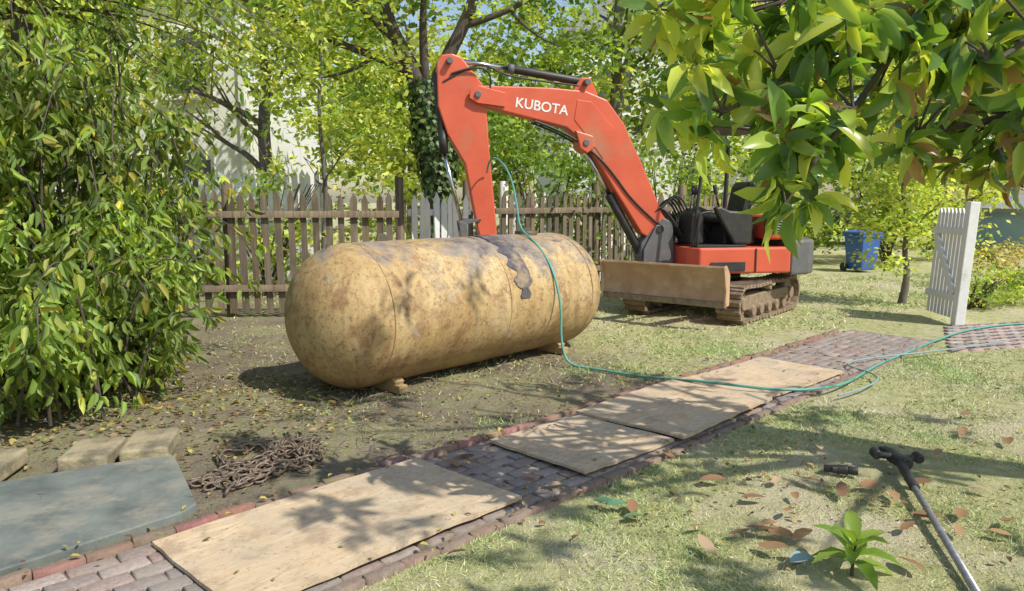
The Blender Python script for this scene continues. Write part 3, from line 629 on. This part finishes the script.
for i in range(135):
    bx=random.uniform(-5.6,-3.3); by=random.uniform(5.7,7.6); h=random.choice([random.uniform(.9,1.9),random.uniform(1.5,2.9),random.uniform(2.4,3.6)])
    spray(bx,by,random.uniform(-2.4,.8),random.uniform(.4,1.25),h,random.uniform(.2,.5)*h,3,6)
for i in range(130):
    bx=random.uniform(-5.2,-2.9); by=random.uniform(5.0,6.6)
    spray(bx,by,random.uniform(-2.7,.6),random.uniform(.3,.8),random.uniform(.35,1.3),random.uniform(.1,.35),1,4)
tubes('stems',lines,bark,t,res=1)
def fin(P,D,lo,hi,asp,t):
    P=np.array(P);D=np.array(D); k=P[:,2]>.05; P=P[k];D=D[k]; n=len(P)
    N=rdir(n)*.8+np.array([.3,-.4,.5]); l=lo+(hi-lo)*rng.random(n); ci=rng.choice(6,n,p=[.27,.22,.2,.12,.14,.05])
    sh=np.array([.5+.95*max(0,min(1,.5+noise.noise(Vector(p)*1.8))) for p in P])[:,None]
    put(leafmesh('leaves',P,D,N,l,l*asp,cc[ci]*(.7+.55*rng.random((n,1)))*sh,curl=rng.random(n)*.6),'leaves',LM,t)
fin(P,D,.075,.15,.36,t)
t=empty('weeping_cherry_tree')
W_=[[(-4.9,7.6,-.05,.16),(-4.9,7.6,1.5,.13),(-4.8,7.5,3,.11),(-4.6,7.3,4.6,.08)]]
P=[];D=[]
for i in range(58):
    z0=random.uniform(3.2,4.6); a=random.uniform(-1.9,.9); L=random.uniform(.8,2.7); x0,y0=-4.9,7.4; l=[]
    ln=random.uniform(.2,1.5)
    for j in range(8):
        f=j/7; l.append((x0+math.cos(a)*L*f,y0+math.sin(a)*L*f,z0+.5*f-ln*f**2.2*1.1,.016*(1-.9*f)+.002))
    W_.append(l); pts=[Vector(q[:3]) for q in l]
    for j in range(2,7):
        for k in range(10):
            p=pts[j].lerp(pts[j+1],random.random())+Vector((random.gauss(0,.13),random.gauss(0,.13),random.gauss(-.05,.12))); P.append(p); D.append(Vector((random.gauss(0,.8),random.gauss(0,.8),-.8)))
tubes('trunk_and_limbs',W_,bark,t,res=1)
fin(P,D,.07,.14,.36,t)

# magnolia
t=empty('magnolia_tree'); MM=leafmat('magnolia_leaf',.42,.28,1.5,.5)
trunk=[(5.0,2.9,-.05,.24),(5.0,2.9,1.2,.19),(4.95,2.9,2.6,.16),(4.8,2.8,4.2,.12),(4.6,2.8,6,.06)]
mains=[ [(4.95,2.9,2.3,.07),(4.0,3.1,2.75,.05),(3.0,3.2,2.62,.035),(2.2,3.2,2.40,.024),(1.6,3.15,2.25,.018),(1.1,3.1,2.08,.013),(.85,3.05,1.95,.008)],
        [(4.95,2.9,2.1,.07),(4.1,3.6,2.3,.05),(3.3,4.0,2.2,.03),(2.7,4.1,2.05,.02),(2.2,4.1,1.95,.01)],
        [(4.9,2.9,2.9,.07),(3.9,3.2,3.1,.05),(2.9,3.4,2.9,.035),(1.9,3.4,2.65,.022),(1.2,3.3,2.45,.014),(.75,3.2,2.32,.008)],
        [(1.6,3.15,2.25,.014),(1.35,3.0,1.95,.011),(1.15,2.95,1.7,.008),(1.08,2.95,1.58,.006)],
        [(2.2,3.2,2.40,.018),(2.0,2.9,2.2,.013),(1.75,2.8,2.1,.008)],
        [(3.3,4.0,2.2,.022),(3.2,4.3,1.95,.014),(2.9,4.4,1.75,.009)]]
whorls=[]
W=lambda x,y,z: whorls.append((x,y,z))
for p in [(.60,3.1,2.36),(.74,3.2,2.30),(.86,3.0,2.42),(.66,3.2,1.99),(.76,3.05,1.95),(.88,3.1,2.06),(.72,3.0,2.14),(.82,3.1,1.86),
          (1.0,3.1,2.0),(1.14,3.0,1.96),(1.24,3.05,2.08),(1.05,2.95,1.84),(1.14,3.0,1.76),(1.06,2.95,1.66),(1.10,2.98,1.57),(1.20,3.0,1.62),(1.18,3.05,1.88),(.98,3.1,2.2),
          (1.2,3.1,2.28),(1.1,3.2,2.38),(1.35,3.1,2.2),(1.4,3.0,2.34),(1.5,3.2,2.28),(1.62,3.1,2.36),(1.75,3.0,2.22),(1.85,3.1,2.34),(1.95,3.0,2.18),(2.0,3.1,2.3),(2.15,3.2,2.1),
          (2.1,4.0,1.90),(2.25,4.1,1.98),(2.4,4.0,1.82),(2.45,4.2,2.08),(2.6,4.1,1.76),(2.75,4.2,1.9),(2.7,4.1,2.2),(2.5,4.3,2.25),(2.9,4.3,1.72),(2.3,3.8,2.2),(2.55,3.7,2.1),(2.2,3.7,2.42),(2.0,3.8,2.3),(1.85,3.7,2.45),
          (1.3,3.4,2.5),(1.5,3.5,2.55),(1.0,3.4,2.5),(1.7,3.5,2.6),(2.3,3.4,2.5)]: W(*p)
def rb(n,a,b,c): 
    for _ in range(n): W(random.uniform(*a),random.uniform(*b),random.uniform(*c))
rb(12,(.98,1.28),(2.85,3.25),(1.8,2.45)); rb(20,(1.25,2.15),(2.8,3.4),(2.2,2.55)); rb(26,(2.1,3.0),(3.7,4.4),(1.78,2.45)); rb(4,(.62,.95),(3.0,3.3),(2.2,2.5)); rb(8,(1.35,1.9),(2.9,3.4),(2.0,2.25))
anch=[Vector(q[:3]) for l in mains for q in l]; extra=[]
for wv_ in list(whorls):
    p=Vector(wv_); a=min(anch,key=lambda q:(q-p).length if q.x>=p.x-.1 else 99); 
    mid=a.lerp(p,.5)+Vector((0,0,.03)); extra.append([(a.x,a.y,a.z,.007),(mid.x,mid.y,mid.z,.006),(p.x,p.y,p.z,.004)])
for i in range(105):  # unseen upper crown, added above the view to cast dappled shade
    x=random.uniform(1.9,5.6); y=random.uniform(.0,4.0); z=random.uniform(3.5,6.4)
    if (x-4.6)**2/8+(y-2.4)**2/6+(z-4.4)**2/6<1.1: W(x,y,z)
for k in range(16):
    a=random.uniform(1.7,4.6); L=random.uniform(1.2,2.8); z=random.uniform(3.2,5)
    extra.append([(4.8,2.8,z,.05),(4.8+math.cos(a)*L*.5,2.8+math.sin(a)*L*.5*.7,z+.4,.03),(4.8+math.cos(a)*L,2.8+math.sin(a)*L*.7,z+.6,.012)])
tubes('trunk_and_limbs',[trunk]+mains+extra,bark,t,res=2)
P=[];D=[];N=[];Cc=[];Ls=[]
mc=[(.11,.20,.05),(.16,.28,.06),(.055,.11,.03),(.33,.44,.08),(.30,.21,.10),(.48,.54,.10)]
for wi,(x,y,z) in enumerate(whorls):
    ax_=Vector((random.gauss(-.3,.5),random.gauss(-.2,.5),random.gauss(.1,.5))).normalized()
    u=ax_.orthogonal().normalized(); v=ax_.cross(u); k=random.randint(8,12); left=x<1.0
    for i in range(k):
        a=6.283*i/k*1.6+random.uniform(-.3,.3); el=random.uniform(.05,.95)
        dd=(u*math.cos(a)+v*math.sin(a))*math.cos(el)+ax_*math.sin(el)+Vector((0,0,-.45)); dd.normalize()
        nn=(ax_-dd*ax_.dot(dd))*1.0+Vector((random.gauss(0,.3),random.gauss(0,.3),.35))
        p=Vector((x,y,z))-ax_*random.uniform(0,.06)+dd*.02
        P.append(p);D.append(dd);N.append(nn);Ls.append(random.uniform(.12,.22))
        pr=[.10,.2,.05,.28,.04,.33] if left else ([.20,.18,.10,.16,.28,.08] if y>3.6 else [.22,.26,.10,.22,.05,.15])  # left whorls favour bright yellow-green: backlight put into the leaf colour
        Cc.append(np.array(mc[rng.choice(6,p=pr)])*random.uniform(.75,1.3))
P=np.array(P);D=np.array(D);N=np.array(N);Ls=np.array(Ls);Cc=np.array(Cc)
put(leafmesh('leaves',P,D,N,Ls,Ls*.40,Cc,TM,curl=rng.random(len(P))*1.0),'leaves',MM,t,smooth=True)

# ------------------------------------------------------------------ grass
def density(x,y):
    w_=x*.699-y*.715; s_=x*.715+y*.699
    nz=np.array([noise.noise(Vector((a*1.1,b*1.1,0)))+.5*noise.noise(Vector((a*4,b*4,5))) for a,b in zip(x,y)])
    dn=np.where(w_>-2.5, .68+1.2*nz, 0)
    dl=np.clip((s_-4.0)/2.5,.2,1)*(.5+1.4*nz)
    dn=np.where(w_<-3.62,dl,dn)
    pad=(x>4.7)&(w_>-3.6)&(s_>8.7)&(w_<-2.)
    return np.where(pad,0,dn),nz
def grass(n,xr,yr,h,wd):
    x=rng.uniform(*xr,n); y=rng.uniform(*yr,n)
    vis=(np.abs(x)<.85*y+1); x=x[vis];y=y[vis]
    dn,nz=density(x,y); k=rng.random(len(x))<dn; x=x[k];y=y[k];nz=nz[k];n=len(x)
    P=np.stack([x,y,np.full(n,-.003)+np.array([hgt(a,b) for a,b in zip(x,y)])],1); D=rng.normal(size=(n,3))*.75; D[:,2]=.55; N=rdir(n)
    hh=h*(.5+.9*rng.random(n))*(1+.5*nz)
    cs=np.array([(.34,.39,.14),(.43,.46,.19),(.26,.31,.11),(.66,.60,.38),(.54,.54,.27)])[rng.choice(5,n,p=[.22,.24,.12,.23,.19])]*(.75+.5*rng.random((n,1)))
    cs=cs*(1+.35*nz[:,None]*np.array([-1,0,-1]))
    return P,D,N,hh,np.full(n,wd),np.clip(cs,.02,.8)
parts=[grass(110000,(-.8,4.8),(2.2,5.4),.034,.0048),grass(100000,(-3.5,7.5),(5.2,9.0),.040,.0075),grass(65000,(-5,13),(9,16),.055,.015)]
GMt=leafmat('grass_blade',0,.7,1.0,.2)
A=[np.concatenate([p[i] for p in parts]) for i in range(6)]
put(leafmesh('lawn_grass',A[0],A[1],A[2],A[3],A[4],A[5],T3,F3),'lawn_grass',GMt)
def litter(n,L,cols,region,z=.02,cur=.5):
    x=rng.uniform(region[0],region[1],n);y=rng.uniform(region[2],region[3],n)
    P=np.stack([x,y,z+np.array([hgt(a,b) for a,b in zip(x,y)])+.012*rng.random(n)],1); D=rdir(n); D[:,2]*=.25; N=rdir(n)*cur; N[:,2]+=1; l=L*(.6+.8*rng.random(n))
    return P,D,N,l,np.array(cols)[rng.integers(0,len(cols),n)]*(.7+.6*rng.random((n,1)))
br=[(.26,.16,.08),(.20,.12,.07),(.35,.25,.14),(.15,.09,.05)]; yl=[(.45,.36,.10),(.38,.32,.10),(.24,.27,.08)]
def litter_w(n,L,cols):
    s=rng.uniform(0,9,n); w_=rng.choice([-3.5,-2.6],n)+rng.normal(size=n)*.12; x=s*.715+w_*.699;y=s*.699-w_*.715
    P=np.stack([x,y,np.full(n,.066)],1); D=rdir(n); D[:,2]*=.15; N=rdir(n)*.3; N[:,2]+=1; return P,D,N,L*(.6+.8*rng.random(n)),np.array(cols)[rng.integers(0,len(cols),n)]
a=[litter(2200,.035,br+yl,(-4,2,3.4,9.5)),litter(1000,.035,br+yl,(-1,6,3,11)),litter(1500,.045,yl+br,(-4.8,-1.2,4.4,6.6)),litter_w(240,.035,br+yl)]
A=[np.concatenate([p[i] for p in a]) for i in range(5)]
LIT=leafmat('dry_leaf',.2,.7,.9,.3)
put(leafmesh('fallen_leaves',A[0],A[1],A[2],A[3],A[3]*.6,A[4]),'fallen_leaves',LIT)
pts=[(1.05,4.0),(1.35,3.75),(1.42,3.62),(1.5,3.72),(1.2,3.35),(1.12,3.22),(1.75,3.75),(1.95,3.7),(2.05,3.85),(1.62,4.05),(1.85,3.35),(2.3,3.6),(2.1,3.3),(1.0,4.35),(1.3,3.25),(2.5,3.9),(2.6,4.4),(.6,3.55),(-.2,3.15),(.15,4.02),(.18,3.9),(-.32,4.2),(-.34,4.35),(1.7,3.1),(2.2,4.0),(2.45,3.5),(1.95,4.5),(.9,3.1),(3.0,4.8),(3.2,4.6),(3.4,5.3),(1.02,3.32),(.95,3.42),(1.45,3.95),(1.9,3.9),(2.0,3.55),(2.35,3.3),(1.12,3.4),(1.3,3.45),(2.15,3.5)]
P=np.array([(x,y,.04) for x,y in pts]); n=len(P); D=rdir(n);D[:,2]=.05; N=rdir(n)*.35;N[:,2]=1
c=np.array([(.38,.23,.12),(.30,.17,.09),(.45,.33,.21),(.24,.14,.08)])[rng.integers(0,4,n)]
ll=.10+.06*rng.random(n)
put(leafmesh('fallen_magnolia_leaves',P,D,N,ll,ll*.45,c,TM,curl=-rng.random(n)*.7),'fallen_magnolia_leaves',LIT,smooth=True)
P=np.array([(.48,3.62,.05),(.42,3.7,.045),(.55,3.5,.04),(1.2,3.02,.05)]); D=np.array([(1,.2,.1),(.9,-.4,.1),(1,.3,0),(1,.5,.15)]);N=np.array([(0,0,1.),(.2,-.2,1),(0,.2,1),(-.1,-.3,1)])
put(leafmesh('fallen_green_leaves',P,D,N,.13,.07,np.array([(.13,.28,.16),(.10,.22,.12),(.14,.24,.12),(.25,.38,.42)]),TM),'fallen_green_leaves',LIT,smooth=True)
sd=empty('magnolia_seedling'); tubes('stem',[[(1.46,3.0,0,.008),(1.46,3.0,.1,.006),(1.47,2.99,.17,.004)]],bark,sd)
P=[];D=[];N=[]
for i in range(13):
    a=i*2.4; el=.05+.07*i; P.append((1.46,3.0,.05+.008*i)); D.append((math.cos(a)*math.cos(el),math.sin(a)*math.cos(el),math.sin(el))); N.append((-math.cos(a)*.5,-math.sin(a)*.5,1))
put(leafmesh('leaves',np.array(P),np.array(D),np.array(N),.18,.075,np.array([(.12,.22,.04),(.17,.28,.05),(.22,.32,.06)])[rng.integers(0,3,13)],TM,curl=rng.random(13)*.8),'leaves',MM,sd,smooth=True)

# ------------------------------------------------------------------ chain + twigs
rust=simple('rusty_chain_steel',(.13,.105,.085),(.23,.165,.11),30,.5,.4,.3)
vs=[];fs=[]
def link(c,u,v,L=.040,W=.023,r=.0075):
    k=len(vs); ns,nr=14,6; nn=u.cross(v)
    for i in range(ns):
        a=6.283*i/ns; cx=math.cos(a)*L; cy=math.sin(a)*W; o=u*math.cos(a)+v*math.sin(a)
        for j in range(nr):
            b_=6.283*j/nr; p=c+u*cx+v*cy+o*r*math.cos(b_)+nn*r*math.sin(b_); vs.append(tuple(p))
    for i in range(ns):
        for j in range(nr): fs.append((k+i*nr+j,k+((i+1)%ns)*nr+j,k+((i+1)%ns)*nr+(j+1)%nr,k+i*nr+(j+1)%nr))
for strand in range(9):
    c0=Vector((-1.54,4.36,0)); p=c0+Vector((random.gauss(0,.16),random.gauss(0,.2),.02)); a=random.uniform(0,6.28); tw=0
    for i in range(20):
        a+=random.gauss(0,.5)
        if math.hypot((p.x-c0.x)*1.15,(p.y-c0.y)*.9)>.38: a=math.atan2(c0.y-p.y,c0.x-p.x)+random.gauss(0,.5)
        u=Vector((math.cos(a),math.sin(a),random.gauss(0,.08))).normalized(); s_=Vector((-math.sin(a),math.cos(a),0)); tw+=1.57; v=(s_*math.cos(tw+.5)+Vector((0,0,1))*math.sin(tw+.5)).normalized(); v=(v-u*v.dot(u)).normalized()
        rr=math.hypot(p.x-c0.x,(p.y-c0.y)); p.z=.026+hgt(p.x,p.y)+max(0,.07*(1-rr/.34))*(strand/8)
        link(p.copy(),u,v); p+=Vector((u.x,u.y,0))*.063
me=bpy.data.meshes.new('chain'); me.from_pydata(vs,[],fs); put(me,'steel_chain_pile',rust,smooth=True)
tw=[]
for i in range(210):
    x=random.gauss(-1.25,.5); y=random.gauss(4.85,.5)
    if i>90: x=random.uniform(-3.0,.8); y=random.uniform(4.8,7.0)
    if x*.699-y*.715>-3.7: continue
    a=random.uniform(0,6.28); L=random.uniform(.06,.3); z=.03+hgt(x,y); tw.append([(x,y,z,.003),(x+math.cos(a)*L*.5,y+math.sin(a)*L*.5,z+random.uniform(0,.05),.0025),(x+math.cos(a+.3)*L,y+math.sin(a+.3)*L,z+random.uniform(-.02,.06),.0015)])
tubes('twigs',tw,simple('dry_twig',(.26,.20,.14),(.14,.10,.07),20,.9),res=1)
vs=[];fs=[];cs=[]
for i in range(220):
    x=random.uniform(-3.3,1.5);y=random.uniform(3.9,7.5)
    if x*.699-y*.715>-3.75: continue
    s_=random.uniform(.005,.015); addbox(vs,fs,cs,x,y,hgt(x,y)+.003,s_*2,s_*1.4,s_*1.2,random.uniform(0,3),random.choice([(.3,.27,.22),(.2,.17,.13),(.3,.27,.22)]),random.uniform(-.3,.3))
put(meshnp('pebbles',vs,fs,np.array(cs)),'pebbles',attrmat('pebble_stone'))

# ------------------------------------------------------------------ metal pole with clamp head
PO=empty('pry_pole'); al=simple('galvanised_pipe',(.35,.36,.37),(.22,.22,.22),30,.45,.6,.05)
rod('pipe',(2.25,4.10,.07),(1.86,2.76,.03),.017,al,PO); rod('grip_sleeve',(2.27,4.16,.072),(2.17,3.82,.062),.026,black,PO,bev=.005)
rod('head_hub',(2.30,4.14,.075),(2.28,4.30,.08),.042,black,PO,bev=.012)
rod('cross_handle',(2.18,4.27,.09),(2.40,4.21,.085),.02,black,PO,bev=.006)
for p in ((2.18,4.27,.09),(2.40,4.21,.085)): rod('handle_knob',(p[0],p[1]-.02,p[2]),(p[0],p[1]+.04,p[2]+.01),.030,black,PO,bev=.01)
box('clamp_jaw',(.06,.12,.05),(2.30,4.36,.07),black,PO,rot=(0,0,.3),bev=.01)
CL=empty('hose_nozzle')
rod('barrel',(1.83,4.18,.04),(1.95,4.13,.045),.02,black,CL,r2=.03,bev=.004); rod('coupling',(1.95,4.13,.045),(2.0,4.11,.045),.024,black,CL,bev=.004)
prism('trigger_grip',[(-.02,0),(.03,0),(.0,-.09),(-.03,-.085)],-.012,.012,black,CL,Matrix.Translation((1.88,4.13,.05))@Matrix.Rotation(1.4,4,'X'),.005)

# ------------------------------------------------------------------ background buildings, bin, car
def house(name,x,y,w_,dp,h,rh,ang,wall,roof,wins,door=None):
    E=empty(name); M=Matrix.Translation((x,y,0))@Matrix.Rotation(ang,4,'Z')
    box('walls',(w_,dp,h),(0,0,h/2),wall,E,M,bev=.02)
    prism('gable_roof',[(-w_/2-.35,h-.1),(w_/2+.35,h-.1),(w_/2+.35,h+.05),(0,h+rh),(-w_/2-.35,h+.05)],-dp/2-.35,dp/2+.35,roof,E,M,.02)
    trim=white; glass=simple('window_glass',(.05,.06,.07),(.09,.1,.12),2,.1,0,0)
    for (wx,wz,ww,hh) in wins:
        box('window_frame',(ww+.2,.08,hh+.2),(wx,-dp/2-.02,wz),trim,E,M,bev=.01); box('window_pane',(ww,.04,hh),(wx,-dp/2-.05,wz),glass,E,M,bev=0)
        box('window_muntin',(ww,.03,.05),(wx,-dp/2-.075,wz),trim,E,M,bev=0); box('window_sill',(ww+.3,.16,.07),(wx,-dp/2-.07,wz-hh/2-.13),trim,E,M,bev=.01)
    for s_ in (-1,1): box('corner_board',(.14,.14,h-.12),(s_*w_/2,-dp/2,h/2-.06),trim,E,M,bev=.01)
sid=simple('cream_siding',(.76,.75,.72),(.68,.67,.64),2,.7,0,.1,stretch=(1,1,12)); blu=simple('pale_blue_siding',(.42,.60,.80),(.37,.54,.74),2,.7,0,.1,stretch=(1,1,12))
rf_=simple('asphalt_shingle',(.34,.34,.35),(.25,.25,.26),12,.9,0,.4)
house('siding_house',-9.9,21.5,7,7,6.5,2.5,0,sid,rf_,[(-2.2,1.8,1,1.5),(0,1.8,1,1.5),(2.2,1.8,1,1.5),(-2.2,4.8,1,1.4),(0,4.8,1,1.4),(2.2,4.8,1,1.4)])
house('siding_house',5.5,29,8,8,7,3,.1,sid,rf_,[(-2.6,2,1.1,1.5),(.2,2,1.1,1.5),(2.7,2,1.1,1.5),(-2.6,5.2,1.1,1.5),(.2,5.2,1.1,1.5),(2.7,5.2,1.1,1.5)])
house('garage',17.9,22.5,5.4,5,1.30,.7,-.15,blu,rf_,[(1.2,.75,.8,.5)],None)
me=bpy.data.meshes.new('street'); me.from_pydata([(8,34,.008),(60,30,.008),(60,36,.008),(8,40,.008)],[],[(0,1,2,3)]); put(me,'street',simple('asphalt',(.06,.06,.06),(.045,.045,.045),20,.9))
BM=Matrix.Translation((7.85,16.6,0))@Matrix.Rotation(.3,4,'Z'); BE=empty('blue_recycling_bin'); bl_=simple('blue_plastic',(.045,.13,.42),(.04,.11,.36),5,.45,0,.02)
me=bpy.data.meshes.new('tub'); vs=[(-.2,-.23,.05),(.2,-.23,.05),(.2,.23,.05),(-.2,.23,.05),(-.26,-.29,.82),(.26,-.29,.82),(.26,.29,.82),(-.26,.29,.82)]
me.from_pydata(vs,[],[(3,2,1,0),(0,1,5,4),(1,2,6,5),(2,3,7,6),(3,0,4,7),(4,5,6,7)]); o=put(me,'tub',bl_,BE,BM); bb=o.modifiers.new('b','BEVEL'); bb.width=.03; bb.segments=3
box('rim',(.58,.64,.05),(0,0,.81),bl_,BE,BM,bev=.015)
prism('lid',[(-.29,.84),(.29,.84),(.24,.90),(0,.93),(-.26,.90)],-.33,.33,bl_,BE,BM,.015)
rod('lid_handle',(-.24,.35,.86),(.24,.35,.86),.018,bl_,BE,BM)
for s_ in(-1,1): rod('wheel',(.24*s_,.24,.1),(.29*s_,.24,.1),.1,black,BE,BM,bev=.01)
CE=empty('parked_car'); CM=Matrix.Translation((12.0,27.5,0))@Matrix.Rotation(-.08,4,'Z'); cp=simple('dark_car_paint',(.03,.035,.045),(.03,.03,.04),3,.2,.2,0)
prism('body',[(-2.2,.35),(-2.25,.75),(-2.1,.92),(-1.2,.98),(1.1,.98),(1.9,.88),(2.2,.7),(2.22,.35)],-.88,.88,cp,CE,CM,.06)
prism('cabin',[(-1.75,.96),(-1.25,1.42),(-.7,1.48),(.35,1.46),(1.15,.96)],-.76,.76,cp,CE,CM,.07)
gls=simple('car_glass',(.10,.12,.14),(.1,.12,.14),2,.05,0,0)
for s_ in(-1,1): prism('side_glass',[(-1.45,1.0),(-1.12,1.36),(.28,1.38),(.88,1.0)],s_*.77-.008,s_*.77+.008,gls,CE,CM,.003)
for x in (-1.4,1.4):
    for s_ in(-1,1): rod('wheel',(x,s_*.72,.33),(x,s_*.92,.33),.33,black,CE,CM,seg=28,bev=.03); rod('hubcap',(x,s_*.92,.33),(x,s_*.935,.33),.19,chrome,CE,CM)
